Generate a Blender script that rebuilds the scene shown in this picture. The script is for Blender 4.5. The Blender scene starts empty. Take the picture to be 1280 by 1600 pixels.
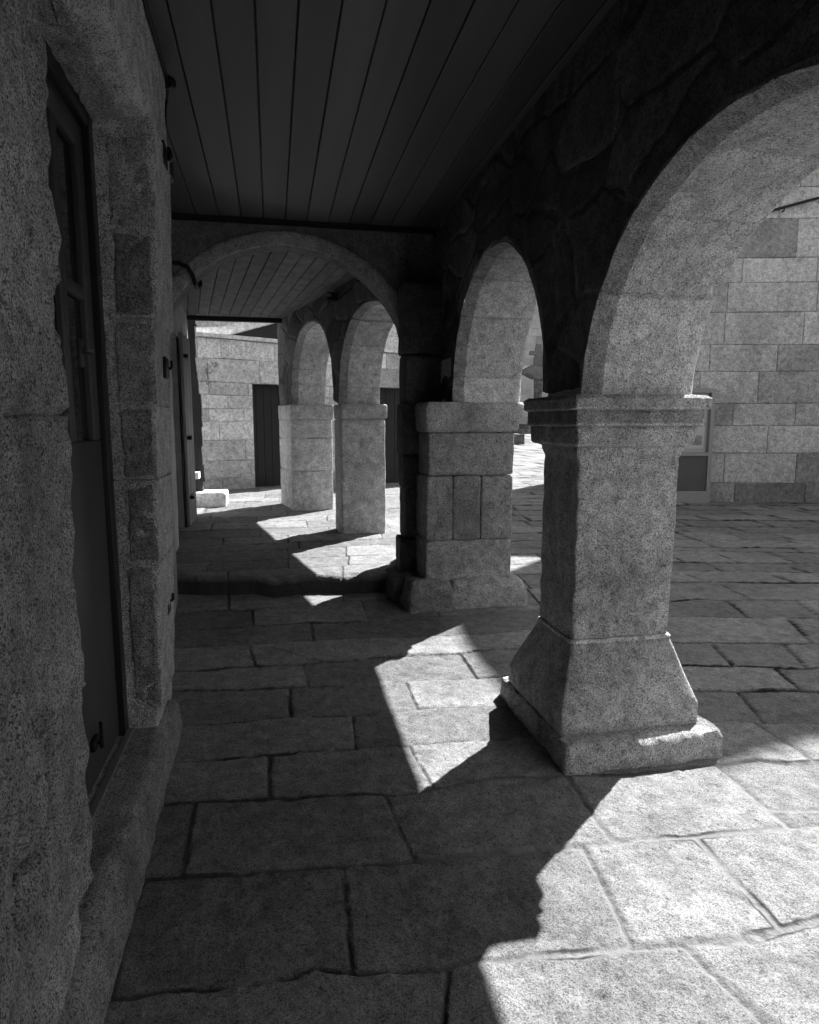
import bpy, math, random
import numpy as np
from mathutils import Vector

scene = bpy.context.scene
COL = scene.collection
R = math.radians
rng = random.Random(7)

# ------------------------------------------------------------------ noise
def _hash(ix, iy, iz, seed):
    n = (ix * 374761393 + iy * 668265263 + iz * 2147483647 + seed * 974634777) & 0xFFFFFFFF
    n = ((n ^ (n >> 13)) * 1274126177) & 0xFFFFFFFF
    n = ((n ^ (n >> 15)) * 2246822519) & 0xFFFFFFFF
    return ((n ^ (n >> 16)) & 0xFFFFFF) / float(0xFFFFFF)

def vnoise(P, seed=0):
    P = np.asarray(P, float)
    f = np.floor(P); t = P - f; t = t * t * (3 - 2 * t)
    i = f.astype(np.int64) + 4096
    x, y, z = i[..., 0], i[..., 1], i[..., 2]
    tx, ty, tz = t[..., 0], t[..., 1], t[..., 2]
    def h(a, b, c): return _hash(x + a, y + b, z + c, seed)
    c00 = h(0,0,0)*(1-tx) + h(1,0,0)*tx; c10 = h(0,1,0)*(1-tx) + h(1,1,0)*tx
    c01 = h(0,0,1)*(1-tx) + h(1,0,1)*tx; c11 = h(0,1,1)*(1-tx) + h(1,1,1)*tx
    return (c00*(1-ty) + c10*ty)*(1-tz) + (c01*(1-ty) + c11*ty)*tz * 1.0

def fbm(P, freq, octv=3, seed=0):
    P = np.asarray(P, float) * freq
    a, s, tot = 1.0, 0.0, 0.0
    for k in range(octv):
        s = s + a * (vnoise(P + 17.3 * k, seed + 31 * k) - .5); tot += a
        P = P * 2.03; a *= .5
    return s / tot * 2          # about -1..1

def rough(P, amp, freq, octv=3, seed=0):
    """push every point about by a smooth 3-D noise"""
    P = np.asarray(P, float)
    d = np.stack([fbm(P, freq, octv, seed + 101 * k) for k in range(3)], -1)
    return P + d * amp

# ------------------------------------------------------------------ mesh building
ORIGIN = {}          # world position of every thing and part
class MB:
    def __init__(self): self.v = []; self.f = []; self.t = []; self.n = 0
    def verts(self, P, tone=1.0):      # tone is copied, so it may be edited afterwards
        P = np.asarray(P, float).reshape(-1, 3); b = self.n
        self.v.append(P); self.t.append(np.broadcast_to(np.asarray(tone, float).reshape(-1) if np.ndim(tone) else tone, (len(P),)).astype(float).copy())
        self.n += len(P); return b
    def grid(self, P, tone=1.0, flip=False, wrap=False):
        P = np.asarray(P, float); n, m = P.shape[:2]
        if np.ndim(tone): tone = np.asarray(tone).reshape(-1)
        b = self.verts(P, tone)
        idx = np.arange(n * m).reshape(n, m) + b
        if wrap: idx = np.concatenate([idx, idx[:, :1]], 1)
        q = np.stack([idx[:-1, :-1], idx[:-1, 1:], idx[1:, 1:], idx[1:, :-1]], -1).reshape(-1, 4)
        if flip: q = q[:, ::-1]
        self.f.extend(q.tolist()); return idx
    def poly(self, P, tone=1.0):
        b = self.verts(P, tone); self.f.append(list(range(b, b + len(P))))
    def box(self, x0, x1, y0, y1, z0, z1, tone=1.0, bev=0.0):
        if bev: return self.loft([(z0, x0+bev, x1-bev, y0+bev, y1-bev, bev*.5), (z0+bev, x0, x1, y0, y1, bev),
                                  (z1-bev, x0, x1, y0, y1, bev), (z1, x0+bev, x1-bev, y0+bev, y1-bev, bev*.5)], 0, 1, 1, tone=tone)
        p = [(x0,y0,z0),(x1,y0,z0),(x1,y1,z0),(x0,y1,z0),(x0,y0,z1),(x1,y0,z1),(x1,y1,z1),(x0,y1,z1)]
        b = self.verts(p, tone)
        for q in ((3,2,1,0),(4,5,6,7),(0,1,5,4),(1,2,6,5),(2,3,7,6),(3,0,4,7)): self.f.append([b+i for i in q])
    def obox(self, o, u, v, w, tone=1.0):
        o, u, v, w = map(np.array, (o, u, v, w)); o=o.astype(float)
        p = [o, o+u, o+u+v, o+v, o+w, o+u+w, o+u+v+w, o+v+w]
        b = self.verts(p, tone)
        for q in ((3,2,1,0),(4,5,6,7),(0,1,5,4),(1,2,6,5),(2,3,7,6),(3,0,4,7)): self.f.append([b+i for i in q])
    def loft(self, secs, amp=0, freq=8, octv=3, seed=0, step=None, dz=None, tone=1.0, caps=True, chip=0):
        """stack of rounded rectangles (z, x0, x1, y0, y1, r)"""
        secs = [tuple(map(float, s)) for s in secs]
        if dz:
            out = []
            for a, b in zip(secs[:-1], secs[1:]):
                k = max(1, int(round(max(abs(b[0]-a[0]), .6*max(abs(b[i]-a[i]) for i in range(1,5))) / dz)))
                for j in range(k): out.append(tuple(a[i] + (b[i]-a[i]) * j / k for i in range(6)))
            out.append(secs[-1]); secs = out
        s0 = secs[len(secs)//2]
        nx = max(1, int(round((s0[2]-s0[1]) / step))) if step else 1
        ny = max(1, int(round((s0[4]-s0[3]) / step))) if step else 1
        nc = 4 if step else 2
        def ring(s):
            z, x0, x1, y0, y1, r = s
            r = max(1e-4, min(r, (x1-x0)*.45, (y1-y0)*.45)); pts = []
            for (cx, cy, a0, n, dx, dy) in ((x1-r, y0+r, -90, ny, 0, 1), (x1-r, y1-r, 0, nx, -1, 0), (x0+r, y1-r, 90, ny, 0, -1), (x0+r, y0+r, 180, nx, 1, 0)):
                for k in range(nc + 1):
                    a = R(a0 + 90 * k / nc); pts.append((cx + r*math.cos(a), cy + r*math.sin(a), z))
                L = (y1-y0-2*r) if dy else (x1-x0-2*r)
                px, py = pts[-1][0], pts[-1][1]
                for k in range(1, n): pts.append((px + dx*L*k/n, py + dy*L*k/n, z))
            return pts
        rings = [ring(s) for s in secs]
        if caps:
            def shrink(s, k):
                z, x0, x1, y0, y1, r = s; cx, cy = (x0+x1)/2, (y0+y1)/2
                return (z, cx+(x0-cx)*k, cx+(x1-cx)*k, cy+(y0-cy)*k, cy+(y1-cy)*k, r*k)
            ks = (.92, .8, .6, .4, .2, .03) if step else (.03,)
            rings = [ring(shrink(secs[0], k)) for k in ks[::-1]] + rings + [ring(shrink(secs[-1], k)) for k in ks]
        P = np.array(rings)
        if amp: P = rough(P, amp, freq, octv, seed)
        if chip:
            c = np.clip(fbm(P, 9, 2, seed+9) - .45, 0, 1) * chip
            ctr = P.mean(axis=(0, 1)); P = P - (P - ctr) * c[..., None]
        idx = self.grid(P, tone, wrap=True)
        if caps:
            self.f.append(idx[0, :-1][::-1].tolist()); self.f.append(idx[-1, :-1].tolist())
        return P
    def tube(self, pts, r, n=8, tone=1.0):
        pts = [Vector(p) for p in pts]; rings = []
        for i, p in enumerate(pts):
            d = (pts[min(i+1, len(pts)-1)] - pts[max(i-1, 0)]).normalized()
            a = d.orthogonal().normalized() if abs(d.z) > .95 else d.cross(Vector((0,0,1))).normalized()
            b = d.cross(a)
            rr = r[i] if isinstance(r, (list, tuple)) else r
            rings.append([p + (a*math.cos(2*math.pi*k/n) + b*math.sin(2*math.pi*k/n))*rr for k in range(n)])
        idx = self.grid(np.array([[tuple(q) for q in g] for g in rings]), tone, wrap=True)
        self.f.append(idx[0, :-1][::-1].tolist()); self.f.append(idx[-1, :-1].tolist())
    def build(self, name, mat, parent=None, loc=None, smooth=True, angle=50):
        V = np.concatenate(self.v); T = np.concatenate(self.t)
        o_w = np.array(ORIGIN[parent.name]) if parent else np.array(loc if loc else (0, 0, 0), float)
        me = bpy.data.meshes.new(name); me.from_pydata((V - o_w).tolist(), [], self.f); 
        at = me.attributes.new('tone', 'FLOAT', 'POINT'); at.data.foreach_set('value', T.astype(np.float32))
        me.materials.append(mat)
        if smooth:
            me.polygons.foreach_set('use_smooth', [True]*len(me.polygons))
            try: me.set_sharp_from_angle(angle=R(angle))
            except Exception: pass
        me.update()
        o = bpy.data.objects.new(name, me); COL.objects.link(o)
        if parent: o.parent = parent
        else: o.location = tuple(o_w)
        ORIGIN[o.name] = tuple(o_w)
        return o

def tag(o, label=None, cat=None, group=None, kind=None):
    if label: o['label'] = label
    if cat: o['category'] = cat
    if group: o['group'] = group
    if kind: o['kind'] = kind
    return o

def thing(name, label, cat, loc, group=None):
    o = bpy.data.objects.new(name, None); COL.objects.link(o); o.location = loc
    o.empty_display_size = .2
    ORIGIN[o.name] = tuple(loc)
    return tag(o, label, cat, group)

# ------------------------------------------------------------------ materials
def new_mat(name):
    m = bpy.data.materials.new(name); m.use_nodes = True
    nt = m.node_tree; nt.nodes.clear()
    out = nt.nodes.new('ShaderNodeOutputMaterial'); b = nt.nodes.new('ShaderNodeBsdfPrincipled')
    nt.links.new(b.outputs[0], out.inputs[0])
    return m, nt, b

def nz(nt, scale, detail=3, rough_=.55, vec=None, dist=0):
    n = nt.nodes.new('ShaderNodeTexNoise'); n.inputs['Scale'].default_value = scale
    n.inputs['Detail'].default_value = detail; n.inputs['Roughness'].default_value = rough_; n.inputs['Distortion'].default_value = dist
    if vec: nt.links.new(vec, n.inputs['Vector'])
    return n.outputs['Fac']

def ramp(nt, fac, stops):
    r = nt.nodes.new('ShaderNodeValToRGB'); e = r.color_ramp.elements
    while len(e) < len(stops): e.new(.5)
    for k, (p, c) in enumerate(stops):
        e[k].position = p; e[k].color = (c, c, c, 1)
    nt.links.new(fac, r.inputs[0]); return r.outputs[0]

def mth(nt, op, a, b=None, c=None):
    n = nt.nodes.new('ShaderNodeMath'); n.operation = op
    for i, x in enumerate((a, b, c)):
        if x is None: continue
        if isinstance(x, (int, float)): n.inputs[i].default_value = x
        else: nt.links.new(x, n.inputs[i])
    return n.outputs[0]

def attr(nt, name):
    a = nt.nodes.new('ShaderNodeAttribute'); a.attribute_name = name; return a.outputs['Fac']

def coords(nt):
    t = nt.nodes.new('ShaderNodeTexCoord'); return t.outputs['Object']

def granite(name, base, grain=.55, stain=.35, bump=.55, gscale=150, joint_riser=None, coarse=1.0, rgh=.9, rubble=0, bd=.03):
    """speckled granite; 'tone' on the mesh is each stone's own lightness"""
    m, nt, b = new_mat(name); v = coords(nt)
    blot = ramp(nt, nz(nt, 1.7, 5, .6, v), ((.28, 1-stain), (.5, 1.0), (.72, 1+stain*.25)))
    mid = ramp(nt, nz(nt, 13, 5, .7, v), ((.30, .60), (.70, 1.28)))
    g1 = nz(nt, gscale, 3, .75, v); g2 = nz(nt, gscale*.45, 3, .65, v)
    spk = ramp(nt, g1, ((.36, 1-grain), (.5, 1.0), (.66, 1+grain*.35)))
    vo = nt.nodes.new('ShaderNodeTexVoronoi'); vo.inputs['Scale'].default_value = gscale*1.1; nt.links.new(v, vo.inputs['Vector'])
    sep = nt.nodes.new('ShaderNodeSeparateColor'); nt.links.new(vo.outputs['Color'], sep.inputs[0])
    mica = ramp(nt, sep.outputs[0], ((.12, 1-grain*.8), (.2, 1.0), (.86, 1.0), (.94, 1+grain*.3)))
    pit = ramp(nt, nz(nt, 42*coarse, 5, .7, v), ((.32, .45), (.44, 1.0), (1, 1.0)))
    col = mth(nt, 'MULTIPLY', mth(nt, 'MULTIPLY', blot, mid), mth(nt, 'MULTIPLY', mth(nt, 'MULTIPLY', spk, pit), mica))
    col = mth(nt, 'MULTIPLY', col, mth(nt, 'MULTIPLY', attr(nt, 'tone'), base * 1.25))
    h = mth(nt, 'ADD', mth(nt, 'MULTIPLY', g1, .35), mth(nt, 'ADD', mth(nt, 'MULTIPLY', g2, .5), mth(nt, 'MULTIPLY', nz(nt, 26*coarse, 6, .72, v), 1.0)))
    if joint_riser is not None:      # mortar / dirt in the joints, dirt and painted shade on the riser
        jm = attr(nt, 'joint_riser'); jn = ramp(nt, nz(nt, 30, 4, .6, v), ((.3, .75), (.7, 1.15)))
        jc = mth(nt, 'MULTIPLY', jn, mth(nt, 'MULTIPLY', attr(nt, 'joint_riser_tone'), 1.0))
        col = mth(nt, 'ADD', mth(nt, 'MULTIPLY', col, mth(nt, 'SUBTRACT', 1.0, jm)), mth(nt, 'MULTIPLY', jc, jm))
    if rubble:                 # irregular stones with recessed pale mortar
        wv = nt.nodes.new('ShaderNodeVectorMath'); wv.operation = 'ADD'
        wn = nt.nodes.new('ShaderNodeTexNoise'); wn.inputs['Scale'].default_value = 2.2; nt.links.new(v, wn.inputs['Vector'])
        sc = nt.nodes.new('ShaderNodeVectorMath'); sc.operation = 'SCALE'; sc.inputs[3].default_value = .16; nt.links.new(wn.outputs['Color'], sc.inputs[0])
        nt.links.new(v, wv.inputs[0]); nt.links.new(sc.outputs[0], wv.inputs[1])
        mp = nt.nodes.new('ShaderNodeMapping'); mp.inputs['Scale'].default_value = (1, 1, 1.7); nt.links.new(wv.outputs[0], mp.inputs['Vector'])
        ve = nt.nodes.new('ShaderNodeTexVoronoi'); ve.feature = 'DISTANCE_TO_EDGE'; ve.inputs['Scale'].default_value = rubble; nt.links.new(mp.outputs[0], ve.inputs['Vector'])
        v1 = nt.nodes.new('ShaderNodeTexVoronoi'); v1.inputs['Scale'].default_value = rubble; nt.links.new(mp.outputs[0], v1.inputs['Vector'])
        s1 = nt.nodes.new('ShaderNodeSeparateColor'); nt.links.new(v1.outputs['Color'], s1.inputs[0])
        patch = ramp(nt, nz(nt, 3.1, 3, .6, v), ((.45, .5), (.62, 1.9)))
        edge = ramp(nt, ve.outputs['Distance'], ((.0, 1.0), (.05, 0.0)))
        col = mth(nt, 'MULTIPLY', col, ramp(nt, s1.outputs[0], ((0, .6), (1, 1.35))))
        col = mth(nt, 'MULTIPLY', col, mth(nt, 'ADD', mth(nt, 'SUBTRACT', 1.0, edge), mth(nt, 'MULTIPLY', edge, patch)))
        h = mth(nt, 'ADD', h, mth(nt, 'ADD', mth(nt, 'MULTIPLY', ramp(nt, ve.outputs['Distance'], ((.0, .0), (.09, 1.0))), 1.6), mth(nt, 'MULTIPLY', s1.outputs[1], 1.2)))
    comb = nt.nodes.new('ShaderNodeCombineColor')
    for i in range(3): nt.links.new(col, comb.inputs[i])
    nt.links.new(comb.outputs[0], b.inputs['Base Color'])
    b.inputs['Roughness'].default_value = rgh; b.inputs['Specular IOR Level'].default_value = .25
    bp = nt.nodes.new('ShaderNodeBump'); bp.inputs['Strength'].default_value = bump; bp.inputs['Distance'].default_value = bd
    nt.links.new(h, bp.inputs['Height']); nt.links.new(bp.outputs[0], b.inputs['Normal'])
    return m

def plain(name, c, rgh=.6, metal=0, var=.15, scale=6, bump=0, stretch=None):
    m, nt, b = new_mat(name); v = coords(nt)
    if stretch:
        mp = nt.nodes.new('ShaderNodeMapping'); mp.inputs['Scale'].default_value = stretch
        nt.links.new(v, mp.inputs['Vector']); v = mp.outputs[0]
    n = nz(nt, scale, 5, .6, v)
    col = mth(nt, 'MULTIPLY', ramp(nt, n, ((.25, 1-var), (.75, 1+var))), mth(nt, 'MULTIPLY', attr(nt, 'tone'), c))
    comb = nt.nodes.new('ShaderNodeCombineColor')
    for i in range(3): nt.links.new(col, comb.inputs[i])
    nt.links.new(comb.outputs[0], b.inputs['Base Color'])
    b.inputs['Roughness'].default_value = rgh; b.inputs['Metallic'].default_value = metal
    b.inputs['Specular IOR Level'].default_value = .3
    if bump:
        bp = nt.nodes.new('ShaderNodeBump'); bp.inputs['Strength'].default_value = bump; bp.inputs['Distance'].default_value = .01
        nt.links.new(nz(nt, scale*6, 4, .6, v), bp.inputs['Height']); nt.links.new(bp.outputs[0], b.inputs['Normal'])
    return m

M = dict(
    floor=granite('granite_paving', .175, .55, .3, .5, 210, joint_riser=True, coarse=1.2),
    pillar=granite('granite_pillar', .50, .75, .42, 1.0, 200, bd=.035),
    arch=granite('granite_arch', .68, .62, .25, 1.0, 190, bd=.035),
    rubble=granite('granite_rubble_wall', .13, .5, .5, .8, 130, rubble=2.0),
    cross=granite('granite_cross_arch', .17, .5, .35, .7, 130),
    lwall=granite('granite_rough_wall', .56, .8, .35, 1.0, 210, coarse=.8, bd=.06),
    jamb=granite('granite_door_jamb', .54, .75, .3, 1.0, 210, bd=.045),
    ashlar=granite('granite_ashlar', .37, .4, .3, .8, 70),
    farwall=granite('granite_far_wall', .58, .3, .3, .6, 50),
    pale=granite('pale_stone', .6, .2, .15, .3, 60),
    plank=plain('dark_painted_planks', .08, .5, 0, .16, 7, .12, (1, .07, 1)),
    farplank=plain('weathered_planks', .11, .7, 0, .6, 9, .2, (1, .6, 1)),
    trim=plain('black_painted_timber', .012, .6),
    door=plain('dark_green_paint', .055, .45, 0, .1, 4, .05),
    doorframe=plain('door_frame_paint', .018, .4, 0, .1, 4),
    glass=plain('dark_window_glass', .01, .08, 0, .05, 3),
    iron=plain('black_iron', .012, .5, .3, .3, 30),
    oldwood=plain('weathered_door_wood', .30, .8, 0, .35, 5, .4, (6, 6, .6)),
    blackpost=plain('dark_post_colour', .03, .8, 0, .4, 6, .4, (4, 4, .6)),
    door_and_shade=plain('dark_brown_door_and_shade', .018, .5, 0, .2, 5),
    metal=plain('grey_painted_steel', .18, .4, .2, .08, 8),
    paper=plain('printed_paper', .36, .5, 0, .1, 5),
    picture=plain('printed_photograph', .16, .4, 0, .8, 22),
    plaster=plain('old_plaster', .32, .9, 0, .25, 4, .2),
    cable=plain('black_cable', .012, .5),
    lamp=plain('grey_lamp_housing', .25, .4, .2, .1, 8),
    roof=plain('old_roof_tiles', .15, .9, 0, .3, 6, .3),
)

# ------------------------------------------------------------------ camera, light
cam_d = bpy.data.cameras.new('camera'); cam = bpy.data.objects.new('camera', cam_d); COL.objects.link(cam)
cam.location = (0, 0, 1.6)
cam.rotation_euler = (R(90 - 7.740), 0, R(-11.686))
cam_d.sensor_fit = 'VERTICAL'; cam_d.sensor_height = 24; cam_d.lens = 24 * 1030 / 1600
cam_d.clip_start = .05; cam_d.clip_end = 500
scene.camera = cam

SUN_AZ = (.78, .63); SUN_EL = 47.3
az = math.atan2(SUN_AZ[0], SUN_AZ[1])
sv = Vector((math.sin(az)*math.cos(R(SUN_EL)), math.cos(az)*math.cos(R(SUN_EL)), math.sin(R(SUN_EL))))
sd = bpy.data.lights.new('sun', 'SUN'); sd.energy = 4.8; sd.angle = R(.53); sd.color = (1, 1, 1)
so = bpy.data.objects.new('sun', sd); COL.objects.link(so); so.rotation_euler = (-sv).to_track_quat('-Z', 'Y').to_euler()
so.location = (10, 10, 20)
w = bpy.data.worlds.new('World'); scene.world = w; w.use_nodes = True
nt = w.node_tree; bg = nt.nodes['Background']
sky = nt.nodes.new('ShaderNodeTexSky'); sky.sky_type = 'NISHITA'; sky.sun_disc = False
sky.sun_elevation = R(SUN_EL); sky.sun_rotation = az
bw = nt.nodes.new('ShaderNodeRGBToBW')                      # the photograph is black and white
nt.links.new(sky.outputs[0], bw.inputs[0]); nt.links.new(bw.outputs[0], bg.inputs[0])
bg.inputs[1].default_value = .095
scene.view_settings.view_transform = 'Standard'; scene.view_settings.look = 'None'
scene.view_settings.exposure = 1.82; scene.view_settings.gamma = 1
scene.cycles.use_denoising = True
scene.cycles.max_bounces = 10; scene.cycles.diffuse_bounces = 6

# ------------------------------------------------------------------ ground
SL = .025; STEP = .16
def gz(y): return SL * np.clip(y, -20, 45)
ROWS = [
 [(-0.35,1.73),(-0.24,1.72),(-0.05,1.71),(0.07,1.73),(0.19,1.68),(0.42,1.65),(0.54,1.67),(0.63,1.65),(0.75,1.64),(0.84,1.62),(0.97,1.61),(1.10,1.60),(1.19,1.59),(1.29,1.57),(1.46,1.58),(1.65,1.59)],
 [(-0.46,2.21),(0.06,2.15),(0.28,2.13),(0.37,2.11),(0.51,2.11),(0.82,2.10),(1.02,2.09),(1.15,2.07),(1.44,2.04),(1.59,2.03),(1.90,2.00),(2.03,1.99)],
 [(-0.46,2.63),(-0.29,2.62),(-0.02,2.60),(0.35,2.54),(0.46,2.51),(0.69,2.54),(0.94,2.56),(1.22,2.51),(1.48,2.46),(1.90,2.47),(2.14,2.47),(2.27,2.40),(2.41,2.40)],
 [(-0.48,2.96),(-0.22,2.94),(0.01,2.93),(0.18,2.94),(0.33,2.93),(0.52,2.91),(0.63,2.90),(0.87,2.89),(1.00,2.88),(1.77,2.85),(2.15,2.85),(2.30,2.84),(2.45,2.77),(2.70,2.71)],
 [(-0.48,3.30),(-0.20,3.30),(0.04,3.31),(0.22,3.29),(0.50,3.25),(0.74,3.27),(1.10,3.23),(1.61,3.22),(2.35,3.21),(2.55,3.15),(2.87,3.10),(3.02,3.04)],
 [(-0.56,3.75),(-0.19,3.69),(0.05,3.69),(0.16,3.68),(0.52,3.62),(0.87,3.63),(1.16,3.60),(1.79,3.59),(2.49,3.54),(2.78,3.47),(3.22,3.36),(3.30,3.35)],
 [(-0.59,4.05),(-0.29,4.03),(0.13,4.01),(0.26,4.03),(0.82,4.06),(1.18,4.00),(1.27,4.03),(1.98,4.00),(2.65,3.93),(2.91,3.87),(3.30,3.79),(3.63,3.69)],
 [(-0.66,4.46),(-0.20,4.41),(0.23,4.44),(0.70,4.39),(0.85,4.38),(1.21,4.36),(1.47,4.33),(2.18,4.41),(3.01,4.45),(3.32,4.36),(3.60,4.29),(4.09,4.18)],
 [(-0.53,4.81),(-0.24,4.80),(0.25,4.81),(0.76,4.76),(2.10,4.83),(3.48,4.82),(4.05,4.69),(4.47,4.59)],
 [(-0.71,5.22),(-0.37,5.23),(0.18,5.24),(0.45,5.30),(0.76,5.28),(2.35,5.39),(3.60,5.36),(4.21,5.22),(4.90,5.05)],
 [(2.56,5.89),(3.85,5.73),(4.52,5.58),(5.23,5.39)],
 [(2.72,6.27),(4.08,6.07),(5.55,5.74)],
 [(2.54,6.72),(4.42,6.54),(5.98,6.19)],
 [(2.65,7.04),(4.54,6.73),(6.17,6.39)],
 [(2.79,7.42),(4.84,7.12),(6.50,6.75)],
 [(2.97,7.88),(5.14,7.58),(6.90,7.17)],
 [(3.13,8.31),(5.39,7.96),(7.24,7.53)],
 [(3.29,8.74),(5.70,8.42),(7.65,7.97)],
 [(3.46,9.21),(5.97,8.83),(8.01,8.36)],
 [(3.64,9.68),(6.27,9.29),(8.47,8.84)],
]
CROSS = {
0 :[ ((0.44,1.61),(0.46,1.51)),((1.18,1.57),(1.17,1.33)) ],
1 :[ ((0.18,1.68),(0.20,2.11)),((1.02,1.62),(1.09,2.04)),((1.50,1.60),(1.52,2.01)) ],
2 :[ ((0.45,2.13),(0.42,2.46)),((1.21,2.10),(1.22,2.48)),((1.91,2.00),(1.92,2.37)) ],
3 :[ ((-.05,2.6),(-.06,2.94)),((.62,2.55),(.60,2.9)) ],
4 :[ ((0.34,2.94),(0.37,3.26)),((2.44,2.78),(2.55,3.12)) ],
5 :[ ((0.06,3.32),(0.06,3.67)),((0.72,3.29),(0.73,3.59)),((2.93,3.08),(3.02,3.38)) ],
6 :[ ((0.16,3.67),(0.15,3.98)),((1.16,3.53),(1.17,3.96)),((2.80,3.48),(2.90,3.79)),((3.23,3.37),(3.39,3.74)) ],
7 :[ ((-0.15,4.08),(-0.18,4.34)),((3.61,3.74),(3.81,4.17)) ],
8 :[ ((0.24,4.36),(0.25,4.73)),((3.59,4.36),(3.70,4.70)),((4.15,4.25),(4.28,4.59)) ],
9 :[ ((-0.18,4.86),(-0.19,5.16)),((0.68,4.79),(0.68,5.20)) ],
10 :[ ((-0.37,5.24),(-0.39,5.55)) ],
}
EXTRA = [((-0.054, 4.331), (0.269, 4.041)), ((1.928, 2.125), (2.30, 2.04))]
YSTEP = (np.array([-3, -.86, -.2, .3, .7, 1.1, 1.6]), np.array([5.95, 5.74, 5.62, 5.55, 5.47, 5.5, 5.5]))

def far_x(y): return 1.15 - .235 * (np.asarray(y, float) - 5.6)      # corridor face of the far arcade

def paving():
    # near rows behind the camera, then the traced ones, then regular rows up the street
    rows = [[(-1, -4.0 + .48*k), (3, -4.05 + .48*k)] for k in range(12)]
    nb = len(rows)
    rows += ROWS
    n_tr = len(rows)
    for k in range(1, 130):
        dy = .44 * k + (.06 * math.sin(k * 2.1))
        rows.append([(x, y + dy) for x, y in ROWS[-1]])
    def grow(a, b, s0, g, cap):
        out = [a]; s = s0
        while (out[-1] < b if b > a else out[-1] > b):
            out.append(out[-1] + (s if b > a else -s)); s = min(s * g, cap)
        return out
    xs = np.array(grow(-.75, -60, .02, 1.16, 8)[::-1][:-1] + list(np.arange(-.75, .3, .0105)) + list(np.arange(.3, 2.3, .0068)) + grow(2.3, 90, .0105, 1.011, 6)[1:])
    ys = np.array(grow(1.25, -30, .02, 1.15, 5)[::-1][:-1] + list(np.arange(1.25, 2.75, .0068)) + list(np.arange(2.75, 3.4, .0105)) + grow(3.4, 13, .0115, 1.0047, .06)[1:] + grow(13, 160, .07, 1.06, 8)[1:])
    X, Y = np.meshgrid(xs, ys, indexing='ij')
    ys0 = np.interp(X, *YSTEP) + .07 * fbm(np.stack([X, X*0, X*0], -1), 3.5, 4, 60)     # grid lines follow the step
    wgt = np.clip(1.3 - np.abs(Y - 5.6) / .9, 0, 1); wgt = wgt * wgt * (3 - 2 * wgt)
    Y = Y + wgt * (ys0 - 5.6)
    P = np.stack([X, Y, X * 0], -1)
    wob = .012
    Xw = X + wob * fbm(P, 3.5, 3, 5); Yw = Y + wob * fbm(P, 3.5, 3, 6)
    yk = np.stack([np.interp(Xw, [p[0] for p in r], [p[1] for p in r]) - (np.maximum(Xw - r[-1][0], 0) * .21 * (k > nb) ) for k, r in enumerate(rows)], 0)
    yk = np.sort(yk, 0)
    band = (Yw[None] > yk).sum(0)                    # 0 = below first row
    lo = np.take_along_axis(yk, np.clip(band - 1, 0, len(rows)-1)[None], 0)[0]
    hi = np.take_along_axis(yk, np.clip(band, 0, len(rows)-1)[None], 0)[0]
    d1 = np.minimum(np.where(band > 0, Yw - lo, 9), np.where(band < len(rows), hi - Yw, 9))
    d2 = np.full(X.shape, 9.0); ident = np.zeros(X.shape, int)
    rr = random.Random(3)
    for k in range(len(rows) + 1):
        m = band == k
        if not m.any(): continue
        tr = CROSS.get(k - nb, []) if k >= nb else []
        segs = [(a[0], (b[0]-a[0]) / max(.05, b[1]-a[1]), a[1]) for a, b in tr]
        lo_x = min([s[0] for s in segs], default=.2); hi_x = max([s[0] for s in segs], default=.2)
        if k >= n_tr or not segs:
            segs.append((rr.uniform(-.3, .6), 0, 0)); lo_x = hi_x = segs[-1][0]
        skew = .12 if k - nb >= 4 else 0
        x = lo_x
        while x > -6:
            x -= rr.uniform(.6, 1.2); segs.append((x, 0, 0))
        x = hi_x
        while x < 16:
            x += rr.uniform(.55, 1.15); segs.append((x, skew, rows[min(k, len(rows)-1)][0][1]))
        best = np.full(m.sum(), 9.0); cnt = np.zeros(m.sum(), int)
        xm, ym = Xw[m], Yw[m]
        for x0, s, y0 in segs:
            xx = x0 + s * (ym - y0); best = np.minimum(best, np.abs(xm - xx)); cnt += (xm > xx)
        d2[m] = best; ident[m] = cnt
    rc = .022
    d = rc - np.sqrt(np.maximum(rc - d1, 0)**2 + np.maximum(rc - d2, 0)**2)
    d = np.where((d1 > rc) & (d2 > rc), np.minimum(d1, d2), d) + .006 * fbm(P, 24, 3, 49) * np.clip(Y * 0 + 1, 0, 1)
    for a, b in EXTRA:
        ax, ay = a; bx, by = b; L2 = (bx-ax)**2 + (by-ay)**2
        t = np.clip(((Xw-ax)*(bx-ax) + (Yw-ay)*(by-ay)) / L2, 0, 1)
        d = np.minimum(d, np.hypot(Xw-ax-t*(bx-ax), Yw-ay-t*(by-ay)) + .002)
    # how wide and how filled the joints are: wide mortared joints in front, thin open ones in the street
    near = np.clip((2.75 - Y) / .5, 0, 1) * np.clip((X - .35) / .5, 0, 1)
    patchy = np.clip(fbm(P, 1.3, 2, 44) * 1.4 + .5, 0, 1)
    court = np.clip((X - 1.9) / .3, 0, 1) * np.clip((Y - 2.75) / .3, 0, 1)
    jw = .006 + .016 * near + .006 * court + .004 * fbm(P, 2.2, 2, 9) + .004 * np.clip(Y - 5, 0, 4) * court
    dep = .005 + .009 * patchy * np.clip(fbm(P, .9, 2, 45) * 1.2 + .7, 0, 1) - .001 * near + .007 * court
    sm = np.clip((d - jw * .35) / (.35 * jw + .004), 0, 1); sm = sm*sm*(3-2*sm)
    key = band * 131 + ident
    hs = _hash(key, key*0+3, key*0+7, 11); hs2 = _hash(key, key*0+5, key*0+1, 12); hs3 = _hash(key, key*0+9, key*0+4, 13)
    z = gz(Y) - dep * (1 - sm) + (hs - .5) * .012 + .022*(hs2-.5)*(d1) + .02*(hs3-.5)*np.minimum(d2, .6)
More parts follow.
